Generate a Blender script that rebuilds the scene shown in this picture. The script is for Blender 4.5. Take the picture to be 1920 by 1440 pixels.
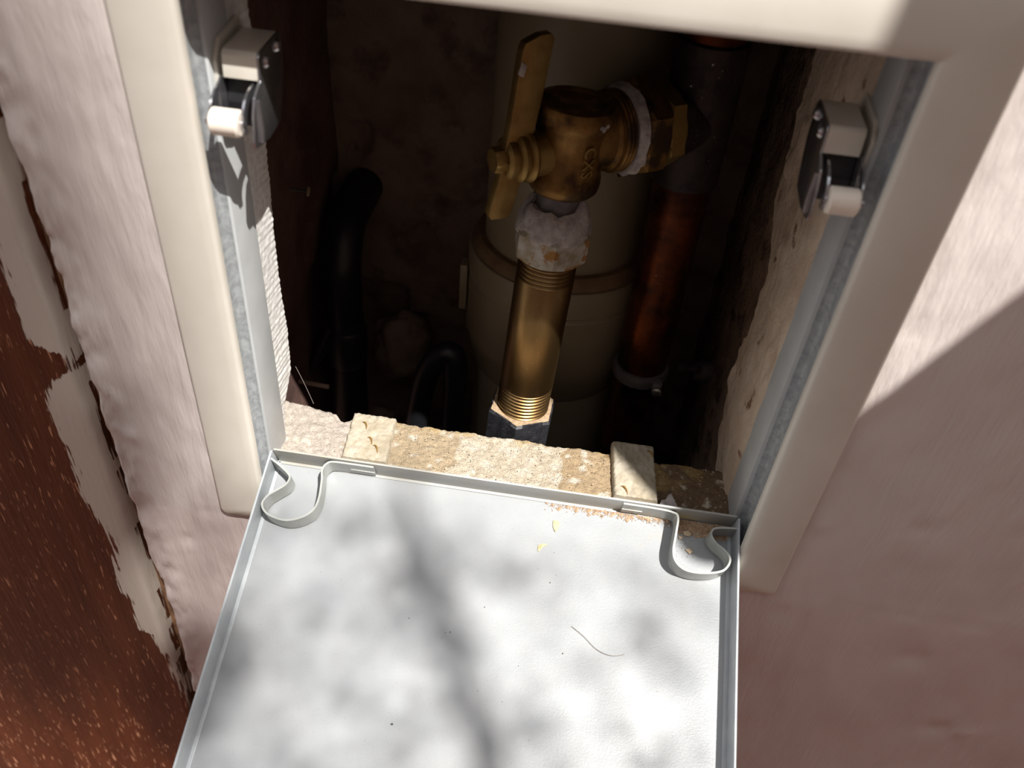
import bpy, bmesh, math, random
from mathutils import Vector, Matrix, noise
random.seed(7)
for o in list(bpy.data.objects): bpy.data.objects.remove(o, do_unlink=True)
S = bpy.context.scene
COL = S.collection
# ------------------------------------------------------------------ camera
# world: X right along the wall, Y into the wall, Z up; metres. The hatch opening is 0.2 x 0.2 with its lower left corner at the origin.
CAM = Vector((0.1150, -0.22564, 0.26519))
R0 = Vector((0.98923013, 0.12578068, 0.07485305))
R1 = Vector((0.13825136, -0.63500529, -0.76003608))
R2 = Vector((-0.04806577, 0.76219912, -0.64555572))
cd = bpy.data.cameras.new('camera'); cam = bpy.data.objects.new('camera', cd); COL.objects.link(cam)
m3 = Matrix((R0, -R1, -R2)).transposed()
cam.matrix_world = Matrix.Translation(CAM) @ m3.to_4x4()
cd.sensor_fit = 'HORIZONTAL'; cd.sensor_width = 36.0; cd.lens = 1553.0 / 1920 * 36
cd.clip_start = 0.01; cd.clip_end = 60
cd.dof.use_dof = True; cd.dof.focus_distance = 0.368; cd.dof.aperture_fstop = 10.5
S.camera = cam
# ------------------------------------------------------------------ light
w = bpy.data.worlds.new('sky'); S.world = w; w.use_nodes = True
bg = w.node_tree.nodes['Background']; bg.inputs[0].default_value = (0.95, 0.965, 1.0, 1); bg.inputs[1].default_value = 1.18
SUN = Vector((-0.77, 1.0, -2.1)).normalized()
sd = bpy.data.lights.new('sun', 'SUN'); sd.energy = 7.6; sd.angle = math.radians(0.53); sd.color = (1.0, 0.97, 0.925)
sun = bpy.data.objects.new('sun', sd); COL.objects.link(sun)
sun.rotation_euler = SUN.to_track_quat('-Z', 'Y').to_euler(); sun.location = (2, -3, 6)
vs = S.view_settings
vs.view_transform = 'Standard'; vs.look = 'None'; vs.gamma = 1.0; vs.exposure = 0.08; vs.use_curve_mapping = False

# ------------------------------------------------------------------ materials
def s2l(c):
    return tuple((v / 12.92 if v <= .04045 else ((v + .055) / 1.055) ** 2.4) for v in (x / 255. for x in c))
def mat(name, c1, c2=None, scale=60, stretch=(1, 1, 1), rough=.6, metal=0, bump=0, bscale=400, bstretch=None, detail=4,
        contrast=(.35, .65), speck=None, spscale=900, spthr=.68, attr=None, coat=0, spec=.5, rough2=None, bdist=.001, rot=(0,0,0), c3=None, s3=25, t3=(.5,.6)):
    m = bpy.data.materials.new(name); m.use_nodes = True
    nt = m.node_tree; N = nt.nodes; L = nt.links
    b = N['Principled BSDF']
    b.inputs['Roughness'].default_value = rough; b.inputs['Metallic'].default_value = metal
    b.inputs['Specular IOR Level'].default_value = spec
    if coat: b.inputs['Coat Weight'].default_value = coat; b.inputs['Coat Roughness'].default_value = .12
    tc = N.new('ShaderNodeTexCoord')
    def mapped(st):
        mp = N.new('ShaderNodeMapping'); mp.inputs['Scale'].default_value = st; mp.inputs['Rotation'].default_value = rot
        L.new(tc.outputs['Object'], mp.inputs[0]); return mp.outputs[0]
    v = mapped(stretch)
    def nz(sc, vec, det=detail, rg=.6):
        n = N.new('ShaderNodeTexNoise'); n.inputs['Scale'].default_value = sc; n.inputs['Detail'].default_value = det
        n.inputs['Roughness'].default_value = rg; L.new(vec, n.inputs['Vector']); return n.outputs['Fac']
    def ramp(x, a, bb):
        r = N.new('ShaderNodeMapRange'); r.inputs[1].default_value = a; r.inputs[2].default_value = bb; L.new(x, r.inputs[0]); return r.outputs[0]
    def mix(f, a, bb, mode='MIX'):
        x = N.new('ShaderNodeMix'); x.data_type = 'RGBA'; x.blend_type = mode
        if isinstance(f, float): x.inputs[0].default_value = f
        else: L.new(f, x.inputs[0])
        for i, q in ((6, a), (7, bb)):
            if isinstance(q, tuple): x.inputs[i].default_value = (*q, 1)
            else: L.new(q, x.inputs[i])
        return x.outputs[2]
    l1 = s2l(c1); l2 = s2l(c2 if c2 else c1)
    f = ramp(nz(scale, v), *contrast)
    col = mix(f, l1, l2)
    if c3: col = mix(ramp(nz(s3, v, 6), *t3), col, s2l(c3))
    if attr:
        a = N.new('ShaderNodeAttribute'); a.attribute_name = attr
        if attr == 'tint': col = mix(1.0, col, a.outputs['Color'], 'MULTIPLY')
        else: col = mix(1.0, a.outputs['Color'], mix(.0, mix(f, (.70,.70,.70), (1.0,1.0,1.0)), (1.,1.,1.)), 'MULTIPLY')
    if speck:
        col = mix(ramp(nz(spscale, mapped((1,1,1)), 2), spthr, spthr + .05), col, s2l(speck))
    L.new(col, b.inputs['Base Color'])
    if rough2 is not None:
        r = N.new('ShaderNodeMapRange'); r.inputs[3].default_value = rough; r.inputs[4].default_value = rough2
        L.new(f, r.inputs[0]); L.new(r.outputs[0], b.inputs['Roughness'])
    if bump:
        bp = N.new('ShaderNodeBump'); bp.inputs['Strength'].default_value = bump; bp.inputs['Distance'].default_value = bdist
        L.new(nz(bscale, mapped(bstretch or (1,1,1)), 5), bp.inputs['Height']); L.new(bp.outputs[0], b.inputs['Normal'])
    return m
M = {}
M['wall'] = mat('pink_painted_plaster', (215,205,200), (207,196,191), scale=14, rough=.5, bump=.8, bscale=300, bstretch=(1,1,.16), bdist=.0011, attr='tint')
M['frame'] = mat('cream_enamel', (212,206,195), (203,196,184), scale=18, rough=.38, bump=.05, bscale=150)
M['galv'] = mat('galvanised_steel', (138,141,143), (166,169,170), scale=420, rough=.6, metal=.2, bump=.25, bscale=1400, bdist=.0003)
M['band'] = mat('grey_primer', (196,198,198), (186,188,188), scale=50, rough=.5, bump=.05)
M['door'] = mat('door_grey_paint', (156,158,159), (150,153,155), scale=40, rough=.34, bump=.22, bscale=1500, bdist=.0003, speck=(142,146,150), spscale=1300, spthr=.66, c3=(162,153,138), s3=22, t3=(.66,.78))
M['rim'] = mat('rim_grey_paint', (182,186,188), (168,173,177), scale=120, rough=.36, bump=.1, bscale=1200, bdist=.0003)
M['hinge_rim'] = mat('rim_dirty_paint', (176,178,176), (164,160,150), scale=90, stretch=(.3,1,1), rough=.42, bump=.15, bscale=900, bdist=.0003, c3=(196,180,136), s3=70, t3=(.6,.68))
M['spring'] = mat('spring_steel_paint', (176,178,174), (164,166,160), scale=150, rough=.36, metal=.15)
M['cut_plaster'] = mat('sawn_plaster', (232,230,226), (214,210,204), scale=300, rough=.85, bump=.4, bscale=1200, bdist=.0005)
M['sill'] = mat('crumbly_mortar', (200,180,150), (170,150,120), scale=500, rough=.95, bump=1, bscale=1500, bdist=.0016, attr='col', speck=(120,90,62), spscale=1500, spthr=.66)
M['lug'] = mat('plastered_lug', (182,173,156), (162,150,128), scale=160, rough=.85, bump=.6, bscale=900, bdist=.0006, speck=(120,96,60), spscale=700, spthr=.68)
M['skim'] = mat('old_skim_plaster', (212,194,174), (190,168,146), scale=45, rough=.9, bump=.7, bscale=240, bdist=.0014, c3=(120,88,66), s3=60, t3=(.62,.68))
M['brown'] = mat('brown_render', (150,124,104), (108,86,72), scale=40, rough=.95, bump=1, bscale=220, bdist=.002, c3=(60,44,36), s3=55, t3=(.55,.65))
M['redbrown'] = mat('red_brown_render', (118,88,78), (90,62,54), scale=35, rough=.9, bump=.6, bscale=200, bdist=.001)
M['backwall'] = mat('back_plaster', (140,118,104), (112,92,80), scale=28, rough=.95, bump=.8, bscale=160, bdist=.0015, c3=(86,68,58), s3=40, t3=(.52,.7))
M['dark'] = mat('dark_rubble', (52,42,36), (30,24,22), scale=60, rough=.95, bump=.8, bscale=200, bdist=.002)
M['stone'] = mat('rubble_stone', (172,150,136), (132,112,100), scale=50, rough=.95, bump=.8, bscale=300, bdist=.001)
M['wood'] = mat('varnished_wood', (94,48,26), (66,32,16), scale=30, stretch=(3,3,.25), rough=.28, bump=.6, bscale=330, bstretch=(1,1,.12), bdist=.0009, coat=.3, attr=None)
M['brass'] = mat('aged_brass', (138,104,58), (104,74,40), scale=110, rough=.42, metal=.85, rough2=.6, bump=.15, bscale=900, bdist=.0003, c3=(70,54,40), s3=60, t3=(.5,.6))
M['handle'] = mat('handle_brass', (156,130,78), (136,108,62), scale=140, rough=.42, metal=.8, bump=.2, bscale=900, bdist=.0003)
M['nipple'] = mat('polished_brass_tube', (150,122,82), (126,98,62), scale=60, stretch=(1,1,.2), rough=.32, metal=.95, rough2=.42, speck=(210,196,170), spscale=1400, spthr=.7)
M['lead'] = mat('dull_lead', (110,104,104), (88,82,84), scale=200, rough=.6, metal=.5)
M['paste'] = mat('jointing_paste', (188,180,176), (148,138,136), scale=240, rough=.85, bump=.8, bscale=700, bdist=.0008)
M['nut'] = mat('limed_brass_nut', (188,184,178), (150,138,116), scale=170, rough=.7, metal=.3, bump=.3, bscale=900, bdist=.0004, c3=(150,106,54), s3=110, t3=(.54,.6))
M['black'] = mat('black_plastic', (34,35,38), (24,24,27), scale=80, rough=.42, bump=.1)
M['blacknut'] = mat('black_fitting', (50,50,54), (34,34,38), scale=300, rough=.5, speck=(150,140,124), spscale=1600, spthr=.68)
M['sand'] = mat('sandy_washer', (176,152,124), (150,126,98), scale=600, rough=.9)
M['copper'] = mat('tarnished_copper', (124,64,34), (78,38,22), scale=45, rough=.34, metal=.9, rough2=.5, c3=(40,22,18), s3=22, t3=(.46,.6), speck=(190,180,160), spscale=900, spthr=.74)
M['tee'] = mat('flux_blackened_copper', (64,50,46), (36,30,32), scale=110, rough=.55, metal=.6, bump=.4, bscale=500, bdist=.0006, speck=(160,156,156), spscale=420, spthr=.7)
M['pvc'] = mat('cream_plastic', (146,132,110), (128,114,92), scale=12, rough=.45)
M['pvcdirt'] = mat('dirty_seal_ring', (132,104,74), (104,80,58), scale=60, rough=.8)
M['chrome'] = mat('bright_steel', (196,196,198), (170,170,176), scale=160, rough=.16, metal=.93, rough2=.26)
M['housing'] = mat('nickel_cover', (224,218,206), (214,206,194), scale=60, rough=.36, metal=.12)
M['roller'] = mat('white_nylon', (238,228,214), (230,218,204), scale=60, rough=.4)
M['floor'] = mat('red_floor', (150,94,72), (128,74,56), scale=6, rough=.5)
M['crumb'] = mat('plaster_crumb', (200,174,148), (164,134,106), scale=500, rough=.95)
M['flake'] = mat('mortar_flake', (206,184,158), (184,160,134), scale=400, rough=.95)
M['glue'] = mat('yellow_glue', (196,184,152), (182,166,126), scale=300, rough=.4)
M['amber'] = mat('amber_glue', (150,116,60), (120,90,44), scale=300, rough=.35)
M['speckdark'] = mat('dark_speck', (70,62,56), rough=.9)
M['hair'] = mat('hair_fibre', (120,104,84), rough=.6)
M['leaf'] = mat('leaf_green', (86,112,56), (60,88,40), scale=10, rough=.5)
M['bark'] = mat('bark_brown', (92,76,60), (70,56,44), scale=20, rough=.9)
M['board'] = mat('shade_board_timber', (150,110,78), (126,88,60), scale=10, rough=.6)
M['opp'] = mat('blocker_render', (130,116,106), (118,104,95), scale=5, rough=.9)
M['web'] = mat('cobweb_grey', (170,164,156), rough=.6)
M['gap'] = mat('gap_timber', (168,128,94), (120,88,64), scale=120, rough=.9)

# wood: white brush paint overlap, masked by a painted attribute with its own ragged shape
def wood_paint(m):
    nt = m.node_tree; N = nt.nodes; L = nt.links; b = N['Principled BSDF']
    src = b.inputs['Base Color'].links[0].from_socket
    tc = N.new('ShaderNodeTexCoord')
    def noise_(sc, st, det=4):
        mp = N.new('ShaderNodeMapping'); mp.inputs['Scale'].default_value = st; L.new(tc.outputs['Object'], mp.inputs[0])
        n = N.new('ShaderNodeTexNoise'); n.inputs['Scale'].default_value = sc; n.inputs['Detail'].default_value = det; L.new(mp.outputs[0], n.inputs['Vector']); return n.outputs['Fac']
    # pale grain flecks, with sun glints on the varnish painted into the colour
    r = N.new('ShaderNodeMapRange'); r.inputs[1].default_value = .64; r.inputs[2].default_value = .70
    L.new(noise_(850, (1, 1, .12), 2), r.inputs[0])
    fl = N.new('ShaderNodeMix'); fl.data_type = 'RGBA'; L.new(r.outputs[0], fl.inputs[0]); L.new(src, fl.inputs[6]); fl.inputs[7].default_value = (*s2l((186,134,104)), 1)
    a = N.new('ShaderNodeAttribute'); a.attribute_name = 'paint'
    ad = N.new('ShaderNodeMath'); ad.operation = 'ADD'
    n2 = N.new('ShaderNodeMath'); n2.operation = 'MULTIPLY_ADD'; L.new(noise_(800, (1, 1, .07), 4), n2.inputs[0]); n2.inputs[1].default_value = 1.1; n2.inputs[2].default_value = -.55
    L.new(a.outputs['Fac'], ad.inputs[0]); L.new(n2.outputs[0], ad.inputs[1])
    r2 = N.new('ShaderNodeMapRange'); r2.inputs[1].default_value = .46; r2.inputs[2].default_value = .54; L.new(ad.outputs[0], r2.inputs[0])
    mx = N.new('ShaderNodeMix'); mx.data_type = 'RGBA'; L.new(r2.outputs[0], mx.inputs[0]); L.new(fl.outputs[2], mx.inputs[6]); mx.inputs[7].default_value = (*s2l((206,196,184)), 1)
    L.new(mx.outputs[2], b.inputs['Base Color'])
    r3 = N.new('ShaderNodeMapRange'); r3.inputs[3].default_value = .3; r3.inputs[4].default_value = .6; L.new(r2.outputs[0], r3.inputs[0]); L.new(r3.outputs[0], b.inputs['Roughness'])
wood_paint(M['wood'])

# ------------------------------------------------------------------ helpers
def link(name, me, m, parent=None, smooth=False, autosm=None):
    o = bpy.data.objects.new(name, me); COL.objects.link(o)
    if m: me.materials.append(m)
    if smooth:
        for p in me.polygons: p.use_smooth = True
    if autosm is not None:
        me.shade_auto = None if False else None
    if parent is not None:
        o.parent = parent
    return o
def sharp(me, deg=35):
    bm = bmesh.new(); bm.from_mesh(me)
    for f in bm.faces: f.smooth = True
    for e in bm.edges:
        if len(e.link_faces) == 2 and e.calc_face_angle(0) > math.radians(deg): e.smooth = False
    bm.to_mesh(me); bm.free()
def mk(name, verts, faces, m, parent=None, smooth=True, deg=35):
    if parent is not None:
        b = parent.get('_base') or (0, 0, 0); b = Vector(b)
        verts = [Vector(v) - b for v in verts]
    me = bpy.data.meshes.new(name); me.from_pydata([tuple(v) for v in verts], [], faces); me.update()
    bm = bmesh.new(); bm.from_mesh(me); bmesh.ops.recalc_face_normals(bm, faces=bm.faces); bm.to_mesh(me); bm.free()
    if smooth: sharp(me, deg)
    return link(name, me, m, parent)
def tag(o, label=None, cat=None, group=None, kind=None):
    if label: o['label'] = label
    if cat: o['category'] = cat
    if group: o['group'] = group
    if kind: o['kind'] = kind
    return o
def thing(name, base, label, cat, group=None):
    o = bpy.data.objects.new(name, None); COL.objects.link(o); o.location = base; o.empty_display_size = .01
    o['_base'] = tuple(base); tag(o, label, cat, group); ROOTS.append(o); return o
ROOTS = []
def sub(o, parent):     # parent of a sub-part: shares the base of its part
    o['_base'] = parent['_base']
    return o
def lathe(prof, c, axis=(0, 0, 1), seg=48, cap=True):
    """profile list of (radius, height) along axis from point c"""
    ax = Vector(axis).normalized(); c = Vector(c)
    u = ax.orthogonal().normalized(); v = ax.cross(u)
    V = []; F = []
    for r, h in prof:
        for i in range(seg):
            a = 2 * math.pi * i / seg
            V.append(c + ax * h + (u * math.cos(a) + v * math.sin(a)) * r)
    n = len(prof)
    for j in range(n - 1):
        for i in range(seg):
            k = (i + 1) % seg
            F.append((j * seg + i, j * seg + k, (j + 1) * seg + k, (j + 1) * seg + i))
    if cap:
        F.append(tuple(range(seg))[::-1]); F.append(tuple((n - 1) * seg + i for i in range(seg)))
    return V, F
def hexnut(c, axis, af, h, ch=.08, hole=0, phase=0, seg=36):
    """hexagonal nut with chamfered ends"""
    ax = Vector(axis).normalized(); u = ax.orthogonal().normalized(); v = ax.cross(u); c = Vector(c)
    R = af / math.sqrt(3)
    V = []; F = []
    def ring(rmul, hh, circ):
        for i in range(seg):
            a = 2 * math.pi * i / seg
            aa = (a + math.pi / 6) % (math.pi / 3) - math.pi / 6
            rh = (af / 2) / math.cos(aa)
            r = min(rh, circ)
            V.append(c + ax * hh + (u * math.cos(a + phase) + v * math.sin(a + phase)) * r * rmul)
    ring(1, 0, af / 2 * 1.0); ring(1, h * ch * 1.6, 9); ring(1, h * (1 - ch * 1.6), 9); ring(1, h, af / 2 * 1.0)
    for j in range(3):
        for i in range(seg):
            k = (i + 1) % seg; F.append((j * seg + i, j * seg + k, (j + 1) * seg + k, (j + 1) * seg + i))
    F.append(tuple(range(seg))[::-1]); F.append(tuple(3 * seg + i for i in range(seg)))
    return V, F
def tube(path, r, seg=16, cap=True):
    P = [Vector(p) for p in path]; V = []; F = []
    n = len(P); prev = None
    for i, p in enumerate(P):
        t = (P[min(i + 1, n - 1)] - P[max(i - 1, 0)]).normalized()
        if prev is None: u = t.orthogonal().normalized()
        else: u = (prev - t * prev.dot(t)).normalized()
        prev = u; v = t.cross(u)
        rr = r[i] if isinstance(r, (list, tuple)) else r
        for k in range(seg):
            a = 2 * math.pi * k / seg; V.append(p + (u * math.cos(a) + v * math.sin(a)) * rr)
    for j in range(n - 1):
        for i in range(seg):
            k = (i + 1) % seg; F.append((j * seg + i, j * seg + k, (j + 1) * seg + k, (j + 1) * seg + i))
    if cap: F.append(tuple(range(seg))[::-1]); F.append(tuple((n - 1) * seg + i for i in range(seg)))
    return V, F
def box(x0, x1, y0, y1, z0, z1, bev=0.0, seg=2, fr=None):
    bm = bmesh.new(); bmesh.ops.create_cube(bm, size=1)
    for v in bm.verts:
        v.co = Vector(((x0 + x1) / 2 + v.co.x * (x1 - x0), (y0 + y1) / 2 + v.co.y * (y1 - y0), (z0 + z1) / 2 + v.co.z * (z1 - z0)))
    if bev: bmesh.ops.bevel(bm, geom=bm.edges[:], offset=bev, segments=seg, profile=.6, affect='EDGES')
    return bmout(bm, fr)
def bmout(bm, fr=None):
    bm.verts.index_update()
    V = [fr(v.co) if fr else v.co.copy() for v in bm.verts]; F = [tuple(v.index for v in f.verts) for f in bm.faces]; bm.free(); return V, F
def prism(poly, a0, a1, fr, bev=0.0):
    """polygon of 2-D points extruded from a0 to a1; fr maps (p, q, a) to the world"""
    bm = bmesh.new()
    vs_ = [bm.verts.new((p, q, a0)) for p, q in poly]; f = bm.faces.new(vs_)
    r = bmesh.ops.extrude_face_region(bm, geom=[f])
    for g in r['geom']:
        if isinstance(g, bmesh.types.BMVert): g.co.z = a1
    if bev:
        bmesh.ops.bevel(bm, geom=bm.edges[:], offset=bev, segments=2, profile=.6, affect='EDGES')
    return bmout(bm, fr)
def join(*parts):
    V = []; F = []
    for v, f in parts:
        n = len(V); V += list(v); F += [tuple(i + n for i in q) for q in f]
    return V, F
def smooth_path(pts, per=6):
    P = [Vector(p) for p in pts]; out = []
    for i in range(len(P) - 1):
        p0 = P[max(i - 1, 0)]; p1 = P[i]; p2 = P[i + 1]; p3 = P[min(i + 2, len(P) - 1)]
        for k in range(per):
            t = k / per
            out.append(.5 * ((2 * p1) + (p2 - p0) * t + (2 * p0 - 5 * p1 + 4 * p2 - p3) * t * t + (3 * p1 - p0 - 3 * p2 + p3) * t ** 3))
    out.append(P[-1]); return out
def lerp_tab(tab, z):
    t = sorted(tab, key=lambda q: q[1])
    if z <= t[0][1]: return t[0][0]
    for a, b in zip(t, t[1:]):
        if z <= b[1]:
            f = (z - a[1]) / max(1e-9, b[1] - a[1]); return a[0] + (b[0] - a[0]) * f
    return t[-1][0]
def nz(x, y, z=0): return noise.noise((x, y, z))
def fbm(x, y, z=0, o=4):
    s = 0; a = 1
    for i in range(o):
        s += a * noise.noise((x * 2 ** i, y * 2 ** i, z * 2 ** i + 7 * i)); a *= .5
    return s

# ------------------------------------------------------------------ the setting: outer wall
PLX = [(-.0634,.30),(-.0634,.1526),(-.0625,.1397),(-.0621,.1229),(-.0622,.1088),(-.0623,.0960),(-.0624,.0776),(-.0628,.0653),(-.0627,.0524),(-.0632,.0359),(-.0624,.0215),(-.0627,-.0004),(-.0627,-.0189),(-.0626,-.0424),(-.0627,-.07),(-.0608,-.08),(-.0608,-.1044),(-.0612,-.1309),(-.0615,-.1596),(-.0625,-.1823),(-.0625,-.6)]
def frange(a, b, s):
    n = max(1, int(round((b - a) / s))); return [a + (b - a) * i / n for i in range(n + 1)]
def build_wall():
    xs = frange(-.0625, -.012, .0013)[0:] + frange(-.012, .212, .007)[1:] + frange(.212, .42, .0028)[1:] + frange(.42, 1.2, .06)[1:]
    zs = frange(-.6, -.36, .03) + frange(-.36, .24, .0026)[1:] + frange(.24, .9, .05)[1:]
    def dep(x, z):
        d = .0007 * fbm(x * 28, z * 20, 1.5)
        d += .0005 * fbm(x * 150, z * 34, 4.2, 2)
        e = x + .0625
        if e < .02:                                  # thick ragged plaster bead along the timber
            k = max(0, 1 - e / .016)
            d += -.0019 * k * (1 + 1.6 * fbm(e * 120, z * 60, 9)) + .0006 * k * fbm(e * 300, z * 200, 5, 2) + .004 * max(0, 1 - e / .003) ** 2
        if -.0265 < z < -.0205 and (x < -.018 or x > .2): d += .0005 * (1 - abs(z + .0235) / .003) * (.6 + fbm(x * 60, 3))
        if x > .22: d += .0009 * math.exp(-((x - .2265 - .002 * fbm(z * 30, 5)) / .003) ** 2) * -(.5 + .8 * fbm(z * 70, 2))
        for (cx, cz, s, a) in ((.322, -.105, .006, .0014), (.335,-.105,.004,-.001), (.292, -.052, .007, .001), (.262,.03,.004,.0009), (-.04, -.045, .003, .001), (-.052,.02,.003,-.0011)):
            q = ((x - cx) ** 2 + (z - cz) ** 2) / s ** 2
            if q < 9: d += a * math.exp(-q)
        return d
    V = []; idx = {}
    for j, z in enumerate(zs):
        for i, x in enumerate(xs):
            xx = x
            if i == 0: xx = lerp_tab(PLX, z) + .0007 * fbm(z * 260, 1)
            elif i < 7: xx = x + (lerp_tab(PLX, z) + .0625) * (1 - i / 7)
            idx[i, j] = len(V); V.append((xx, dep(x, z), z))
    F = []
    for j in range(len(zs) - 1):
        for i in range(len(xs) - 1):
            cx = (xs[i] + xs[i + 1]) / 2; cz = (zs[j] + zs[j + 1]) / 2
            if -.012 < cx < .212 and -.009 < cz < .209: continue
            F.append((idx[i, j], idx[i + 1, j], idx[i + 1, j + 1], idx[i, j + 1]))
    # broken edge of the plaster beside the timber
    base = len(V)
    for j, z in enumerate(zs):
        x = V[idx[0, j]][0]; V.append((x - .0006 + .0012 * fbm(z * 90, 3), .006, z)); V.append((x + .001, .014, z))
    for j in range(len(zs) - 1):
        a, b = idx[0, j], idx[0, j + 1]; c, d = base + 2 * j, base + 2 * j + 2
        F.append((a, b, d, c)); F.append((c, d, d + 1, c + 1))
    me = bpy.data.meshes.new('wall_front'); me.from_pydata(V, [], F)
    ca = me.color_attributes.new('tint', 'FLOAT_COLOR', 'POINT')
    for i, v in enumerate(V):
        k = min(1, max(0, (-.0225 - v[2] + .0012 * fbm(v[0] * 50, 8)) / .003))      # slightly pinker below the level of the frame's lower edge
        g = 1.0
        ca.data[i].color = (1.0 - .02 * k, 1.0 - .065 * k, 1.0 - .07 * k, 1)
    for p in me.polygons: p.use_smooth = True
    o = link('wall_front', me, M['wall']); tag(o, 'pale pink painted plaster wall around the open hatch', kind='structure')
build_wall()

# timber board at the left
PT = [(-.0807,.1024),(-.0829,.0767),(-.0831,.0644),(-.0811,.0609),(-.0714,.0572),(-.0697,.0496),(-.0802,.0417),(-.0854,.0268),(-.0853,.0149),(-.0846,-.001),(-.0828,-.0125),(-.0859,-.0242),(-.078,-.0548),(-.0839,-.0871),(-.0807,-.1027),(-.0835,-.129),(-.0753,-.1303),(-.0712,-.163),(-.0696,-.1956),(-.067,-.23),(-.064,-.5)]
def build_board():
    xs = frange(-.42, -.11, .02) + frange(-.11, -.0698, .0011)[1:]
    zs = frange(-.6, -.36, .02) + frange(-.36, .2, .0022)[1:] + frange(.2, .9, .05)[1:]
    V = []; F = []; A = []
    n = len(xs)
    for z in zs:
        for i, x in enumerate(xs):
            e = -.0698 - x
            d = -.0004 + .0022 * max(0, 1 - e / .0025) ** 2
            xx = x + (.0006 * fbm(z * 60, 2) if i == n - 1 else 0)
            V.append((xx, d, z))
            b = lerp_tab(PT, z) + .0016 * fbm(z * 140, 4)
            A.append(max(0, min(1, .5 + (x - b) / .013)))
    for j in range(len(zs) - 1):
        for i in range(n - 1): F.append((j * n + i, j * n + i + 1, (j + 1) * n + i + 1, (j + 1) * n + i))
    base = len(V)
    for j, z in enumerate(zs): V.append((-.0690, .012, z)); A.append(.6 if fbm(z * 40, 6) > .1 else .0)
    for j in range(len(zs) - 1): F.append((j * n + n - 1, base + j, base + j + 1, (j + 1) * n + n - 1))
    me = bpy.data.meshes.new('trim_1'); me.from_pydata(V, [], F)
    at = me.attributes.new('paint', 'FLOAT', 'POINT')
    for i, a in enumerate(A): at.data[i].value = a
    for p in me.polygons: p.use_smooth = True
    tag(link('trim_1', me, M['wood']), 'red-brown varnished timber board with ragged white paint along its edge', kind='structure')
build_board()
tag(mk('trim_2', *box(-.075, -.05, .0095, .03, -.6, .9), M['gap'], smooth=False), 'brown timber ground in the gap between board and plaster', kind='structure')
# red floor far below, it tints the lower wall
tag(mk('wall_light_block', *box(-3, 3.5, -1.32, -1.2, -.62, 1.85), M['opp'], smooth=False), 'added unseen wall facing the hatch, blocks low sky light', kind='structure')  # added out of view to keep low sky light out of the cavity
tag(mk('floor', *box(-3, 3.5, -4, .0, -.72, -.62), M['floor'], smooth=False), 'red floor below the hatch', kind='structure')

# ------------------------------------------------------------------ the cavity behind the wall
def rough_grid(name, us, vs_, fn, m, label, solid=None):
    V = [fn(u, v) for v in vs_ for u in us]; n = len(us); F = []
    for j in range(len(vs_) - 1):
        for i in range(n - 1): F.append((j * n + i, j * n + i + 1, (j + 1) * n + i + 1, (j + 1) * n + i))
    me = bpy.data.meshes.new(name); me.from_pydata([tuple(v) for v in V], [], F)
    for p in me.polygons: p.use_smooth = True
    o = link(name, me, m); tag(o, label, kind='structure'); return o
rough_grid('wall_left', frange(.02, .225, .005), frange(-.2, .27, .005),
    lambda y, z: (-.024 + .0016 * fbm(y * 40, z * 30, 2) - (.004 if z < -.01 + .5 * (y - .1) + .01 * fbm(y * 30, z * 30, 8) else 0), y, z), M['redbrown'], 'red-brown side of the pipe cavity')
def back(x, z):
    low = z < -.030 - .55 * (x + .012) + .012 * fbm(x * 40, z * 40, 3)
    return (x, .203 + .0022 * fbm(x * 30, z * 24, 5) + (.014 if low else 0) + (.008 if (x + .012) ** 2 + (z - .064) ** 2 < 1e-4 or (x - .026) ** 2 + (z - .010) ** 2 < 3.2e-5 else 0), z)
rough_grid('wall_back', frange(-.03, .21, .004), frange(-.2, .27, .004), back, M['backwall'], 'crumbling brown plaster at the back of the cavity')
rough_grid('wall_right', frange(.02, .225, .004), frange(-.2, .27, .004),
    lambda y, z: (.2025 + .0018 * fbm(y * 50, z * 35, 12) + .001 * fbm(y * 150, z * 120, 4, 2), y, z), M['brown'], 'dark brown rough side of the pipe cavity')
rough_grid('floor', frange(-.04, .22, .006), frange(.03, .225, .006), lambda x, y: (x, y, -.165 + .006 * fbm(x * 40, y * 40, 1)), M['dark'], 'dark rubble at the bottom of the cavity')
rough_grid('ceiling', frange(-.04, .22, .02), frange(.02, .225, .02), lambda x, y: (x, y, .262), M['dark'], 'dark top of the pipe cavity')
# front inner faces of the cavity, behind the wall
tag(mk('wall_inner', *join(box(-.03, -.003, .02, .03, -.2, .27), box(.2035, .215, .02, .03, -.2, .27), box(-.03, .21, .016, .046, .2065, .27), box(-.03, .21, .02, .046, -.2, -.012)), M['dark'], smooth=False), 'inner face of the wall around the hatch', kind='structure')

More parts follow.
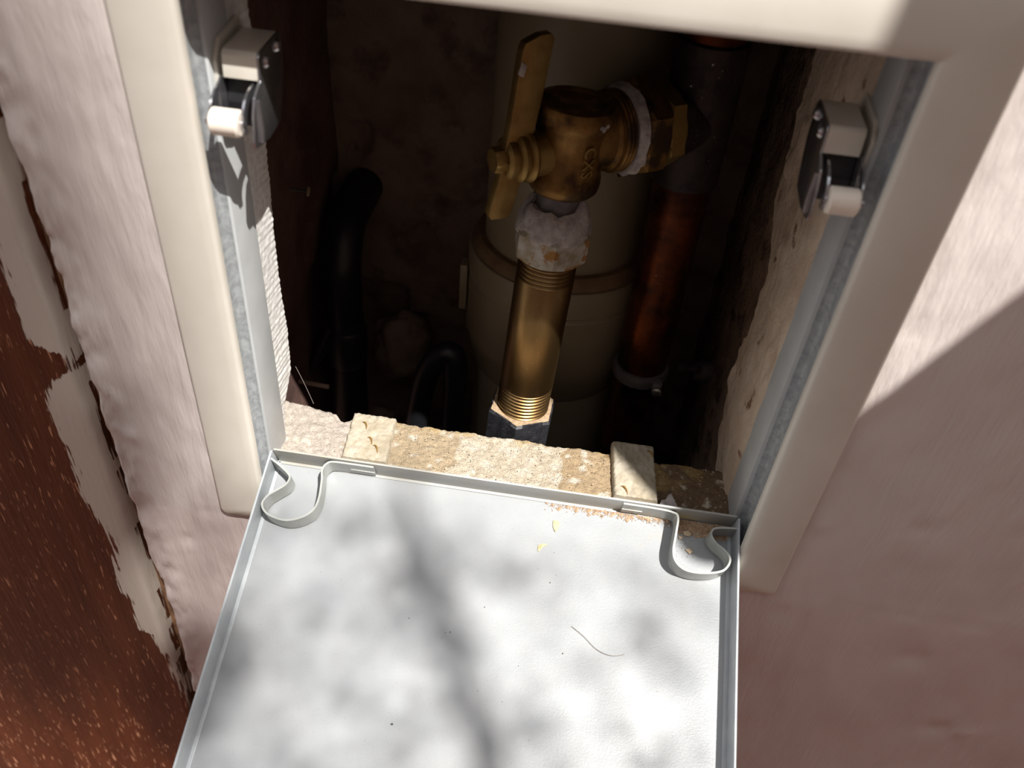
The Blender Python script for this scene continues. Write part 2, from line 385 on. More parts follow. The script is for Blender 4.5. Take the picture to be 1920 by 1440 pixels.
# old skim plaster on the right hand reveal, ragged at its back edge
SK = [(.1176,.30),(.1176,.1632),(.1166,.1489),(.113,.1325),(.1125,.1088),(.0969,.0942),(.0856,.0772),(.0878,.0558),(.0891,.0271),(.087,.0053),(.0651,-.0061),(.055,-.02),(.05,-.2)]
def build_skim():
    zs = frange(-.1, .205, .0018); nu = 34; V = []; F = []
    for z in zs:
        yb = lerp_tab(SK, z) + .005 * fbm(z * 45, 2) + .0022 * fbm(z * 190, 7)
        for i in range(nu):
            f = i / (nu - 1); y = .0322 + (yb - .0322) * f
            x = .1972 + .0007 * fbm(y * 60, z * 40, 3) + .0004 * fbm(y * 220, z * 160, 8, 2)
            x += .0018 * max(0, 1 - (y - .0322) / .008) ** 2
            # flaked shallow layer in the deeper part
            fl = fbm(y * 32, z * 18, 21) + (y - .075) * 14
            x += .0016 * max(0, min(1, fl / .12))
            V.append((x, y, z))
        V.append((.2035, yb - .001, z))
    n = nu + 1
    for j in range(len(zs) - 1):
        for i in range(n - 1): F.append((j * n + i, j * n + i + 1, (j + 1) * n + i + 1, (j + 1) * n + i))
    me = bpy.data.meshes.new('trim_3'); me.from_pydata(V, [], F)
    for p in me.polygons: p.use_smooth = True
    sharp(me, 50)
    tag(link('trim_3', me, M['skim']), 'flaking skim plaster on the right hand reveal of the hatch', kind='structure')
build_skim()
# saw-cut plaster edge on the left hand reveal
PE = [(.0476,.30),(.0476,.1801),(.0488,.1697),(.0486,.1303),(.0479,.1158),(.0458,.0942),(.0452,.0723),(.0474,.0464),(.0453,.0274),(.0406,.0236),(.0322,.0167),(.030,.006),(.029,-.05)]
def build_cut():
    zs = frange(-.012, .205, .0005); nu = 44; V = []; F = []
    for z in zs:
        yb = lerp_tab(PE, z) + .0005 * fbm(z * 260, 3)
        for i in range(nu):
            f = i / (nu - 1); y = .0268 + (yb - .0268) * f
            g = z + .10 * (y - .027) + .0004 * fbm(y * 60, z * 60, 2)       # saw strokes
            amp = .5 + .6 * fbm(y * 50, z * 22, 5)
            gr = math.sin(g * 2 * math.pi / .0027 + 3.5 * fbm(g * 110, 3)) * .6 + .9 * fbm(g * 620, y * 14, 1, 2)
            x = .0004 + .00026 * max(.1, amp) * gr + .0002 * fbm(y * 300, z * 300, 4, 2)
            if f > .9: x -= .0012 * ((f - .9) / .1) ** 2
            V.append((x, y, z))
        V.append((-.012, yb - .0005, z))
    n = nu + 1
    for j in range(len(zs) - 1):
        for i in range(n - 1): F.append((j * n + i, j * n + i + 1, (j + 1) * n + i + 1, (j + 1) * n + i))
    me = bpy.data.meshes.new('trim_4'); me.from_pydata(V, [], F)
    for p in me.polygons: p.use_smooth = True
    tag(link('trim_4', me, M['cut_plaster']), 'white saw-cut plaster edge on the left hand reveal of the hatch', kind='structure')
build_cut()
# crumbling mortar sill
def build_sill():
    xs = frange(-.006, .1985, .0007); nv = 52; V = []; F = []; Cc = []
    def zone(x, y):
        k = fbm(x * 90, y * 90, 3) * .006
        xx = x + k
        a = (206,190,172)
        if xx < .028: a = (216,202,188)
        elif xx < .076: a = (203,181,149)
        elif xx < .124: a = (222,206,182)
        elif xx < .148: a = (198,172,136)
        elif xx < .168: a = (186,160,126)
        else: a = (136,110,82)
        p = fbm(x * 160, y * 160, 9)
        c = Vector(s2l(a))
        q = max(0, 1 - abs(x - .100) / .045)
        if p + .35 * q > .38: c = c.lerp(Vector(s2l((238,226,206))), min(1, (p + .35 * q - .38) * 4))
        q = fbm(x * 40, y * 40, 2) + (y - .045) * 30 - .05
        if q > 0 and x > .045: c = c.lerp(Vector(s2l((206,172,104))), min(.55, q * 3))
        return c
    n = nv
    for x in xs:
        yb = .0486 + .0012 * fbm(x * 60, 1) + .0006 * fbm(x * 300, 5)
        if .018 < x < .027: yb -= .0035 * math.sin((x - .018) / .009 * math.pi)
        for j in range(nv - 2):
            f = j / (nv - 3); y = .0178 + (yb - .0178) * f
            z = -.0004 + .0010 * fbm(x * 70, y * 70, 2) + .0007 * fbm(x * 330, y * 330, 6, 3)
            if x < .02: z += .003 * (1 - x / .02) * f
            if x > .165: z -= .0015
            V.append((x, y, z)); c = zone(x, y); Cc.append(c)
        V.append((x, yb + .0006, -.004)); Cc.append(Cc[-1]); V.append((x, yb - .001, -.05)); Cc.append(Cc[-1])
    for i in range(len(xs) - 1):
        for j in range(n - 1): F.append((i * n + j, (i + 1) * n + j, (i + 1) * n + j + 1, i * n + j + 1))
    me = bpy.data.meshes.new('trim_5'); me.from_pydata(V, [], F)
    ca = me.color_attributes.new('col', 'FLOAT_COLOR', 'POINT')
    for i, c in enumerate(Cc): ca.data[i].color = (*c, 1)
    for p in me.polygons: p.use_smooth = True
    tag(link('trim_5', me, M['sill']), 'crumbling sandy mortar sill of the hatch opening', kind='structure')
build_sill()

# ------------------------------------------------------------------ hatch frame
FR = thing('hatch_frame', (.1, 0, -.0203), 'cream enamelled metal frame set in the wall around the open hatch', 'frame')
def rrect(x0, x1, z0, z1, r, n=6):
    P = []
    for cx, cz, a0 in ((x1 - r, z1 - r, 0), (x0 + r, z1 - r, 90), (x0 + r, z0 + r, 180), (x1 - r, z0 + r, 270)):
        for k in range(n + 1):
            a = math.radians(a0 + 90 * k / n); P.append((cx + r * math.cos(a), cz + r * math.sin(a)))
    return P
def ring_loft(loops):
    V = []; F = []; n = len(loops[0][0])
    for poly, y in loops:
        V += [(p, (y(p, q) if callable(y) else y), q) for p, q in poly]
    for j in range(len(loops) - 1):
        for i in range(n):
            k = (i + 1) % n; F.append((j * n + i, j * n + k, (j + 1) * n + k, (j + 1) * n + i))
    return V, F
rr = .0203
prof = [(rr, .002, .0035), (rr, -.0008, .0035), (rr - .0005, -.0017, .0032), (rr - .0015, -.0021, .003), (.0045, -.0022, .0012), (.0014, -.0021, .0009), (.0005, -.0016, .0006), (.0, -.0006, .0004), (.0, .0012, .0004)]
fold = lambda d: (lambda p, q, d=d: d - .0024 * max(0, min(1, (p - .195) / .0253)) * max(0, min(1, (q + .02) / .03)))
ZB = .0132
low = lambda e: -max(e, 0) * (rr - ZB) / rr - ZB
mk('face_flange', *ring_loft([(rrect(-e, .2 + e, low(e), .2 + e, r), fold(y)) for e, y, r in prof]), M['frame'], FR, deg=60)
mk('return_lip', *ring_loft([(rrect(-e, .2 + e, -ZB - max(e, 0), .2 + e, .0004), (lambda p, q, y=y: y + (.0046 if p > .1 and y > .009 else 0))) for e, y in ((.0, .0012), (.0012, .0020), (.0030, .0032), (.0032, .0096), (.0024, .0108), (.0002, .0112), (.0002, .0118))]), M['galv'], FR, deg=50)
for x0, x1, y0, y1 in ((-.004, .0008, .0112, .0285), (.1985, .204, .0160, .0340)):
    mk('stop_band', *box(x0, x1, y0, y1, -.012, .2, .0004), M['band'], FR)
mk('stop_band', *box(.0008, .1985, .0126, .0285, .1992, .204, .0004), M['band'], FR)

# ------------------------------------------------------------------ hatch door (hinged at its lower edge, hanging open towards the viewer)
T = 0.38287; Z0 = .00412; RIM = .012
DD = Vector((0, -math.cos(T), -math.sin(T))); DN = Vector((0, -math.sin(T), math.cos(T)))
def D(x, l, h=0.0):          # door space: x across, l outward from the hinge line, h above the rim plane
    return Vector((x, 0, Z0)) + DD * l + DN * h
def dfr(v): return D(v.x, v.y, v.z)
L0, L1 = -.0130, .1870
DX0, DX1 = .0012, .1988
DO = thing('hatch_door', D(.1, L0, -RIM), 'grey metal hatch door hanging open on its lower edge, dappled with sunlight', 'hatch door')
V, F = [], []
nx, ny = 60, 60
for j in range(ny + 1):
    for i in range(nx + 1):
        x = DX0 + (DX1 - DX0) * i / nx; l = L0 + (L1 - L0) * j / ny
        h = -RIM + .0004 * fbm(x * 9, l * 9, 3, 2)
        V.append(D(x, l, h))
for j in range(ny):
    for i in range(nx): a = j * (nx + 1) + i; F.append((a, a + 1, a + nx + 2, a + nx + 1))
pb = box(DX0, DX1, L0, L1, -RIM - .0016, -RIM - .0008, 0, fr=dfr)
mk('pan', *join((V, F), pb), M['door'], DO)
def wall_strip(x0, x1, l0, l1, h0=-RIM, h1=0.0, bev=.0003): return box(x0, x1, l0, l1, h0, h1, bev, fr=dfr)
mk('side_rim', *join(wall_strip(DX0 - .0009, DX0, L0, L1), wall_strip(DX0 - .0009, DX0 + .0016, L0, L1, -RIM - .0004, -RIM + .0006)), M['rim'], DO)
mk('side_rim', *join(wall_strip(DX1, DX1 + .0009, L0, L1), wall_strip(DX1 - .0016, DX1 + .0009, L0, L1, -RIM - .0004, -RIM + .0006)), M['rim'], DO)
tag(mk('hinge_rim', *join(wall_strip(DX0 + .0004, DX1 - .0004, L0 - .0009, L0, -RIM, .0003), wall_strip(DX0, DX1, L0 - .0009, L0 + .0012, -RIM - .0004, -RIM + .0006)), M['hinge_rim'], DO), 'hinge-side rim with smears of yellow glue')
mk('front_rim', *wall_strip(DX0, DX1, L1, L1 + .0009), M['rim'], DO)
def ribbon(pts, h0, h1, th=.0008, per=6):
    P = [Vector((a, b, 0)) for a, b in pts]; P = smooth_path(P, per); V = []; F = []; n = len(P)
    for i, p in enumerate(P):
        t = (P[min(i + 1, n - 1)] - P[max(i - 1, 0)]).normalized(); nn = Vector((-t.y, t.x, 0)) * th / 2
        for q, h in ((p + nn, h0), (p + nn, h1), (p - nn, h1), (p - nn, h0)): V.append(D(q.x, q.y, h))
    for i in range(n - 1):
        for k in range(4): F.append((4 * i + k, 4 * i + (k + 1) % 4, 4 * i + 4 + (k + 1) % 4, 4 * i + 4 + k))
    F.append((0, 1, 2, 3)); F.append((4 * n - 4, 4 * n - 3, 4 * n - 2, 4 * n - 1)); return V, F
SPL = [(.0012,-.0097),(.0051,-.0076),(.0097,-.0046),(.0114,-.0024),(.0105,.0008),(.0069,.0043),(.0043,.0070),(.0033,.0107),(.0064,.0142),(.0136,.0159),(.0198,.0142),(.0244,.0103),(.0257,.0049),(.0249,-.0033),(.0239,-.0080),(.0250,-.0109),(.0276,-.0122),(.036,-.0124),(.0450,-.0124)]
SPR = [(.1514,-.0125),(.1649,-.0124),(.1720,-.0118),(.1743,-.0100),(.1738,-.0027),(.1731,.0041),(.1740,.0084),(.1771,.0113),(.1815,.0122),(.1879,.0116),(.1932,.0099),(.1957,.0069),(.1960,.0039),(.1940,.0013),(.1907,-.0009),(.1887,-.0033),(.1882,-.0055),(.1894,-.0073),(.1927,-.0082),(.1988,-.0088)]
for pts in (SPL, SPR):
    mk('hinge_spring', *ribbon(pts, -RIM + .0015, -.0012), M['spring'], DO, deg=40)
for x0, x1 in ((.0345, .0450), (.1514, .1600)):
    mk('spring_tab', *wall_strip(x0, x1, L0 + .0002, L0 + .0013, -.0072, -.0062, .0001), M['hinge_rim'], DO)

# ------------------------------------------------------------------ fixing lugs on the sill
def lug(x0, x1, y0, y1, z, seed, label):
    nx, ny = 40, 44; V = []; F = []
    for j in range(ny + 1):
        for i in range(nx + 1):
            f, g = i / nx, j / ny
            skew = .0022 * (1 - g) * (1 if seed == 1 else .8)
            x = x0 + (x1 - x0) * f + skew + .0004 * fbm(g * 7, seed, 2)
            y = y0 + (y1 - y0) * g + (.0016 * fbm(f * 11, seed, 5) if j == ny else 0)
            e = min(f, 1 - f) * (x1 - x0); e2 = (1 - g) * (y1 - y0)
            edge = min(1, min(e, e2) / .0012)
            zz = z - .0028 * (1 - math.sqrt(max(0, 1 - (1 - edge) ** 2))) + .0005 * fbm(f * 9, g * 9, seed) + .0003 * fbm(f * 40, g * 40, seed, 2)
            V.append((x, y, zz))
    for j in range(ny):
        for i in range(nx): a = j * (nx + 1) + i; F.append((a, a + 1, a + nx + 2, a + nx + 1))
    t = thing('fixing_lug', ((x0 + x1) / 2, (y0 + y1) / 2, 0), label, 'bracket', 'fixing lugs on the mortar sill')
    V2 = [(v[0], v[1], -.003) for v in V]; n = len(V); F2 = [tuple(i + n for i in q)[::-1] for q in F]
    bd = [i for i in range(nx + 1)] + [(j) * (nx + 1) + nx for j in range(1, ny + 1)] + [ny * (nx + 1) + i for i in range(nx - 1, -1, -1)] + [j * (nx + 1) for j in range(ny - 1, 0, -1)]
    Fs = [(bd[k], bd[(k + 1) % len(bd)], bd[(k + 1) % len(bd)] + n, bd[k] + n) for k in range(len(bd))]
    mk('plate', V + V2, F + F2 + Fs, M['lug'], t, deg=60)
    random.seed(seed)
    for k in range(3 if seed == 1 else 2):
        x = x0 + .004 + (x1 - x0 - .007) * random.random(); y = y0 + .003 + (y1 - y0 - .006) * random.random()
        P = smooth_path([(x, y, z + .0002), (x + .0014, y - .0004, z + .0006), (x + .0024, y - .0020, z + .0004), (x + .0030, y - .0042, z + .0002)], 4)
        mk('glue_drip', *tube(P, [.0001 + .0003 * math.sin(math.pi * i / (len(P) - 1)) for i in range(len(P))], 8), M['amber'], t)
    return t
lug(.0258, .0462, .0205, .0495, .0026, 1, 'pale plaster-covered fixing lug on the sunlit left part of the sill')
lug(.1458, .1652, .0205, .0545, .0032, 2, 'plaster-covered fixing lug on the sill, half in shadow, below the copper pipe')

# ------------------------------------------------------------------ roller catches
def catch(fx, label):
    B0 = fx(Vector((.001, .02, .149)))
    t = thing('roller_catch', B0, label, 'catch', 'roller catches on the hatch frame')
    P = lambda y, z, x: fx(Vector((x, y, z)))
    yz = lambda v: fx(Vector((v.z, v.x, v.y)))
    ident = lambda v: fx(Vector(v))
    mk('base_plate', *prism([(.0135, .150), (.034, .150), (.0365, .158), (.0365, .174), (.033, .1795), (.017, .1775), (.0125, .172)], .0008, .0022, yz, .0004), M['housing'], t)
    # folded cover: front, top and back of the box
    cov = [(.0106, .1682), (.0112, .1748), (.0124, .1761), (.029, .1772), (.0312, .1755), (.0312, .166)]
    th = .0011
    inner = [(.0312 - th, .166), (.0312 - th, .1748), (.0285, .1761), (.0132, .1750), (.0123, .1742), (.0117, .1682)]
    mk('cover', *prism(cov + inner, .0046, .0152, yz, .00012), M['housing'], t)
    cheek = [(.0112, .1748), (.0124, .1761), (.029, .1772), (.0312, .1750), (.0300, .165), (.0272, .158), (.0235, .1512), (.0130, .1494), (.0012, .1508), (.0008, .1530), (.0030, .1612), (.0050, .1652), (.0088, .1672), (.0106, .1682)]
    mk('cheek_plate', *prism(cheek, .0152, .0160, yz, .0002), M['chrome'], t)
    for y, z in ((.0165, .1722), (.0262, .1738)):
        V, F = lathe([(.0021, 0), (.0021, .0003), (.0015, .0011), (.0005, .0014)], (.016, y, z), (1, 0, 0), 20)
        mk('rivet', [fx(Vector(v)) for v in V], F, M['chrome'], t)
    # spine fold running down the cheek
    V, F = tube([(.0162, .0062, .1640), (.0164, .0062, .156), (.0163, .0056, .1512)], .0008, 8)
    mk('cheek_fold', [fx(Vector(v)) for v in V], F, M['chrome'], t)
    ch2 = [(.0112, .1682), (.031, .167), (.027, .158), (.0235, .1514), (.014, .150), (.009, .152), (.008, .160), (.0088, .1672)]
    mk('inner_cheek', *prism(ch2, .0030, .0038, yz, .0002), M['chrome'], t)
    mk('core', *prism([(.0145, .1665), (.030, .1665), (.026, .157), (.0225, .152), (.014, .152), (.0125, .160)], .0040, .0150, yz, .0003), M['black'], t)
    # two curved arms and the nylon roller
    for xa in (.0030, .0130):
        arc = []; arc2 = []
        for k in range(13):
            a = math.radians(80 + 100 * k / 12)
            arc.append((.0105 + .0110 * math.cos(a), .1575 + .0095 * math.sin(a))); arc2.append((.0105 + .0082 * math.cos(a), .1575 + .0070 * math.sin(a)))
        arc += [(-.0006, .1555)]; arc2 += [(.0022, .1555)]
        mk('roller_arm', *prism(arc + arc2[::-1], xa, xa + .0007, yz, 0), M['chrome'], t)
    V, F = lathe([(.0034, 0), (.0041, .0006), (.0041, .0084), (.0034, .009)], (.0038, .0002, .1588), (1, 0, 0), 36)
    mk('roller', [fx(Vector(v)) for v in V], F, M['roller'], t)
    V, F = join(lathe([(.0007, 0), (.0014, .0004), (.0014, .0012)], (.0020, .0002, .1588), (1, 0, 0), 16), lathe([(.0014, 0), (.0014, .0008), (.0007, .0012)], (.0129, .0002, .1588), (1, 0, 0), 16))
    mk('axle', [fx(Vector(v)) for v in V], F, M['chrome'], t)
catch(lambda v: Vector((v.x, v.y + .001, v.z)), 'sunlit roller catch with white nylon roller on the left side of the hatch frame')
catch(lambda v: Vector((.1993 - v.x, v.y + .0035, v.z - .0015)), 'shaded roller catch with white nylon roller on the right side of the hatch frame')

# ------------------------------------------------------------------ stop valve and pipework
NX, NY = .1022, .0800                      # foot of the slightly leaning riser
TX, TY = .1590, .1150
AX = Vector((.046, 0, 1)).normalized()
def riser(h): return Vector((NX, NY, 0)) + AX * h
VX, VY = riser(.13).x + .0008, NY
U = Vector((TX - VX, TY - VY, 0)); UL = U.length; U.normalize()
UP = Vector((0, 0, 1)); SIDE = U.cross(UP)
ZU = .1335
VA = thing('stop_valve', (VX, VY, .110), 'aged brass angle stop valve with flat lever in the dark cavity', 'valve')
VB = riser(0); VB.x += .0006
mk('body', *lathe([(.0108, .1122), (.0128, .1126), (.0142, .1142), (.0146, .1164), (.0146, .1192), (.0140, .1200), (.0140, .1392), (.0150, .1408), (.0155, .1422), (.0155, .1468), (.0148, .1480), (.0128, .1482), (.0118, .1470), (.0, .1466)], VB, AX, seg=64), M['brass'], VA, deg=40)
mk('side_outlet', *lathe([(.0130, .004), (.0136, .0130), (.0150, .0142), (.0150, .0165)], (VX, VY, ZU), U, 48), M['brass'], VA)
HZ = .1290
hub = lathe([(.0086, .006), (.0084, .0175), (.0098, .0182), (.0104, .0194), (.0100, .0206), (.0088, .0212), (.0094, .0222), (.0096, .0236), (.0088, .0248), (.0076, .0252), (.0080, .0266), (.0078, .0282), (.0062, .0292)], (VX, VY, HZ), -U, 48)
hb = mk('spindle_hub', *hub, M['handle'], VA, deg=30); sub(hb, VA)
mk('spindle_nut', *hexnut(Vector((VX, VY, HZ)) - U * .0290, -U, .0086, .0046, phase=.2), M['handle'], VA)
# flat lever: blade lies in the plane of the spindle, leaning back over the body
def lever_fr(v): return Vector((VX, VY, 0)) - U * (v.x + .0062) + UP * v.y + SIDE * (v.z + .0005)
blade = [(.0232, .1050), (.0275, .1055), (.0288, .1075), (.0252, .1215), (.0240, .1300), (.0222, .1420), (.0196, .1690), (.0186, .1715), (.0130, .1738), (.0086, .1742), (.0072, .1722), (.0100, .1500), (.0130, .1330), (.0150, .1225), (.0188, .1075), (.0202, .1055)]
lv = mk('lever', *prism(blade, -.0021, .0021, lever_fr, .0006), M['handle'], VA, deg=30); sub(lv, VA)
mk('paint_fleck', *prism([(.0196, .1655), (.0205, .1610), (.0186, .1600), (.0176, .1640)], .0012, .0025, lever_fr, .0002), M['paste'], lv)
bd_ = VA.children[0]; sub(bd_, VA)
# worn raised casting marks on the front of the body
def glyph(txt, size, mtx, depth):
    cu = bpy.data.curves.new('marks', 'FONT'); cu.body = txt; cu.size = size; cu.extrude = depth; cu.resolution_u = 3; cu.align_x = 'CENTER'; cu.align_y = 'CENTER'
    ob = bpy.data.objects.new('marks', cu); COL.objects.link(ob)
    dg = bpy.context.evaluated_depsgraph_get(); me = bpy.data.meshes.new_from_object(ob.evaluated_get(dg))
    V = [mtx(v.co) for v in me.vertices]; F = [tuple(p.vertices) for p in me.polygons]
    bpy.data.objects.remove(ob, do_unlink=True); bpy.data.curves.remove(cu); bpy.data.meshes.remove(me); return V, F
def on_body(co):
    a = math.radians(-56) + co.y / .0140; r = .0141 + co.z * 1.0
    return VB + AX * (.1295 - co.x) + Vector((r * math.cos(a), r * math.sin(a), 0))
mk('casting_mark', *glyph('CXS', .0068, on_body, .0007), M['handle'], bd_, smooth=False)
mk('paint_fleck', *join(*[lathe([(.0009 + .0004 * (k % 2), 0), (.0006, .0005)], VB + AX * (.1424 + .0008 * abs(k - 1)) + Vector((.0154 * math.cos(a), .0154 * math.sin(a), 0)), (math.cos(a), math.sin(a), 0), 10) for k, a in enumerate([math.radians(-46 + 6 * i) for i in range(3)])]), M['paste'], bd_)

UN = thing('union_connector', tuple(Vector((VX, VY, ZU)) + U * .0155), 'tarnished brass union of hex nuts with white jointing paste beside the valve', 'pipe fitting')
C0 = Vector((VX, VY, ZU))
def threads(c, ax, r, l0, l1, pitch, amp):
    n = int((l1 - l0) / pitch); pr_ = []
    for i in range(n):
        h = l0 + i * pitch; pr_ += [(r - amp, h), (r, h + pitch * .35), (r, h + pitch * .6), (r - amp, h + pitch * .95)]
    return lathe(pr_, c, ax, 48)
mk('thread', *threads(C0, U, .0160, .0160, .0222, .0016, .0008), M['brass'], UN, deg=20)
pv, pf = lathe([(.0140, .0208), (.0168, .0212), (.0178, .0228), (.0182, .0244), (.0168, .0254)], C0, U, 48)
pv = [v + (v - C0 - U * (v - C0).dot(U)).normalized() * .0012 * fbm(v.x * 220, v.y * 220, v.z * 220) for v in pv]
mk('paste_ring', pv, pf, M['paste'], UN)
mk('hex_nut', *hexnut(C0 + U * .0246, U, .0360, .0100, .07, phase=.35), M['brass'], UN, deg=18)
mk('hex_nut', *hexnut(C0 + U * .0352, U, .0330, .0080, .07, phase=.12), M['handle'], UN, deg=18)
mk('olive_collar', *lathe([(.0128, .0340), (.0128, .0450), (.0138, .0454)], C0, U, 40), M['brass'], UN)

CN = thing('hex_coupling', tuple(riser(.0755)), 'white-crusted hexagonal brass nut and lead neck under the valve', 'pipe fitting')
mk('neck', *lathe([(.0098, .0940), (.0098, .1140)], VB, AX, seg=40), M['lead'], CN)
ht = mk('hex_nut', *hexnut(riser(.0815), AX, .0290, .0145, .09, phase=.42), M['nut'], CN, deg=18); sub(ht, CN)
pv, pf = lathe([(.0098, .1052), (.0112, .1057), (.0128, .1042), (.0142, .1006), (.0154, .0972), (.0157, .0940), (.0140, .0920)], riser(0), AX, seg=64)
pv2 = []
for v in pv:
    c_ = riser(v.z); d = Vector((v.x - c_.x, v.y - c_.y, 0)); a = math.atan2(d.y, d.x); n = fbm(math.cos(a) * 2.2, math.sin(a) * 2.2, v.z * 130)
    v = v + d.normalized() * .0011 * n; v.z += .0026 * fbm(math.cos(a) * 1.7 + 4, math.sin(a) * 1.7, 2) * (1 if v.z > .099 else 1.2)
    if -.9 < a < -.1 and v.z > .0995: v.z += .0042 * math.exp(-((a + .45) / .25) ** 2)
    pv2.append(v)
mk('paste_collar', pv2, pf, M['paste'], CN)
NP = thing('brass_nipple', tuple(riser(-.010)), 'long shiny brass pipe nipple with threaded ends in front of the cream pipe', 'pipe')
mk('tube', *lathe([(.0124, .0708), (.0128, .0700), (.0128, .0100), (.0124, .0094)], riser(0), AX, seg=64), M['nipple'], NP)
mk('upper_thread', *threads(riser(0), AX, .01275, .0700, .0830, .0021, .0009), M['nipple'], NP, deg=20)
mk('lower_thread', *threads(riser(0), AX, .01275, -.0060, .0100, .0020, .0009), M['nipple'], NP, deg=20)
BC = thing('black_coupling', tuple(riser(-.034)), 'black hexagonal coupling dusted with sand at the foot of the brass nipple', 'pipe fitting')
hx = hexnut(riser(-.0250), AX, .0302, .0195, .05, phase=.2)
mk('hex_body', *hx, M['blacknut'], BC, deg=18)
mk('dust_cap', *hexnut(riser(-.0060), AX, .0286, .0008, .3, phase=.2), M['sand'], BC, deg=18)
mk('lower_socket', *lathe([(.0135, -.165), (.0135, -.0240)], riser(0), AX, seg=32), M['blacknut'], BC)

CP = thing('copper_pipe', (TX, TY, -.165), 'tarnished copper pipe with blackened tee rising beside the right wall', 'pipe')
mk('tube', *lathe([(.0125, -.165), (.0125, .1075)], (TX, TY, 0), seg=48), M['copper'], CP)
mk('tube', *lathe([(.0125, .163), (.0125, .2615)], (TX, TY, 0), seg=48), M['copper'], CP)
tv, tf = lathe([(.0128, .1055), (.0144, .1062), (.0146, .1100), (.0146, .1620), (.0142, .1652), (.0128, .1660)], (TX, TY, 0), seg=48)
tp = mk('tee', *join((tv, tf), lathe([(.0142, -.0005), (.0142, .0105), (.0146, .0112), (.0146, .0168), (.0140, .0174)], (TX, TY, ZU), -U, 48)), M['tee'], CP, deg=40)
CL = thing('pipe_clip', (TX, TY, -.004), 'grey ring clip with wing round the copper pipe', 'clip')
mk('band', *lathe([(.0126, -.0035), (.0142, -.0032), (.0146, .0), (.0142, .0032), (.0126, .0035)], (TX, TY, 0), seg=40), M['lead'], CL)
mk('wing', *box(TX + .006, TX + .0105, TY - .0165, TY - .0115, -.0042, .0032, .0008), M['lead'], CL)
mk('wing_screw', *lathe([(.0016, 0), (.0026, .0006), (.0026, .0018), (.0012, .0026)], (TX + .0082, TY - .0165, -.0006), (0, -1, 0), 16), M['chrome'], CL)
WS = thing('wall_fixing', (.2, .150, -.024), 'small metal pipe fixing sticking out of the right wall', 'bracket')
mk('boss', *lathe([(.0066, -.003), (.0066, .004), (.0054, .010), (.0030, .0115)], (.2015, .148, -.022), (-1, -.15, 0), 24), M['lead'], WS)
mk('stem', *lathe([(.0022, .010), (.0022, .026)], (.2015, .148, -.022), (-1, -.75, .6), 12), M['lead'], WS)

# cream soil pipe with socket
PX, PY = .1100, .1580
SPp = thing('soil_pipe', (PX, PY, -.165), 'wide cream plastic soil pipe with socket standing behind the valve', 'pipe')
mk('tube', *lathe([(.0410, .020), (.0410, .2615)], (PX, PY, 0), seg=72), M['pvc'], SPp)
mk('seal_ring', *lathe([(.0411, .0480), (.0440, .0478), (.0462, .0455), (.0470, .0425), (.0470, .0400)], (PX, PY, 0), seg=72), M['pvcdirt'], SPp)
mk('socket', *lathe([(.0440, .0420), (.0482, .0415), (.0490, .0400), (.0490, .0270), (.0483, .0262), (.0483, .0245), (.0490, .0236), (.0490, -.0100), (.0478, -.0130), (.0440, -.0300), (.0425, -.0330)], (PX, PY, 0), seg=72), M['pvc'], SPp)
mk('lower_tube', *lathe([(.0425, -.165), (.0425, -.030)], (PX, PY, 0), seg=72), M['pvc'], SPp)
mk('socket_rib', *box(PX - .0515, PX - .0475, PY - .016, PY - .008, .002, .030, .0008), M['pvc'], SPp)

# black waste pipe bending into the back wall
BP = thing('black_waste_pipe', (-.0085, .150, -.165), 'black plastic waste pipe bending into the back wall of the cavity', 'pipe')
path = [(-.0085, .150, -.165), (-.0085, .150, -.08), (-.0085, .150, .010)]
for k in range(1, 9):
    a = math.radians(90 * k / 8); path.append((-.0085, .150 + .026 * (1 - math.cos(a)), .010 + .026 * math.sin(a)))
path.append((-.0085, .215, .036))
mk('tube', *tube(path, .0108, 24), M['black'], BP)
mk('socket', *lathe([(.0112, -.052), (.0124, -.050), (.0124, -.028), (.0112, -.026)], (-.0085, .150, 0), seg=32), M['black'], BP)
tag(mk('black_cable', *tube(smooth_path([(-.014, .142, -.022), (-.024, .140, -.045), (-.037, .140, -.066), (-.05, .14, -.10)]), .0042, 14), M['black']), 'black cable running down beside the black waste pipe', 'cable')
tag(mk('black_hose', *tube(smooth_path([(.034, .135, -.12), (.038, .131, -.075), (.044, .130, -.037), (.052, .130, -.022), (.0595, .1295, -.024), (.0605, .129, -.06), (.0605, .128, -.12)]), .0068, 16), M['black']), 'black hose looping up beside the foot of the cream soil pipe', 'hose')
tag(mk('thin_rod', *tube([(-.036, .120, -.0468), (-.0105, .120, -.0487)], .0013, 10), M['stone']), 'thin pale rod lying across in front of the black waste pipe', 'rod')
# nail in the left wall of the cavity
NL = thing('wall_nail', (-.0235, .1265, .070), 'small nail sticking out of the left wall of the cavity', 'nail')
mk('shank', *lathe([(.0009, -.006), (.0009, .008)], (-.0235, .1265, .070), (1, .1, -.05), 10), M['lead'], NL)
mk('head', *lathe([(.0018, 0), (.0026, .0006), (.0020, .0014)], (-.0157, .1272, .0696), (1, .1, -.05), 14), M['stone'], NL)
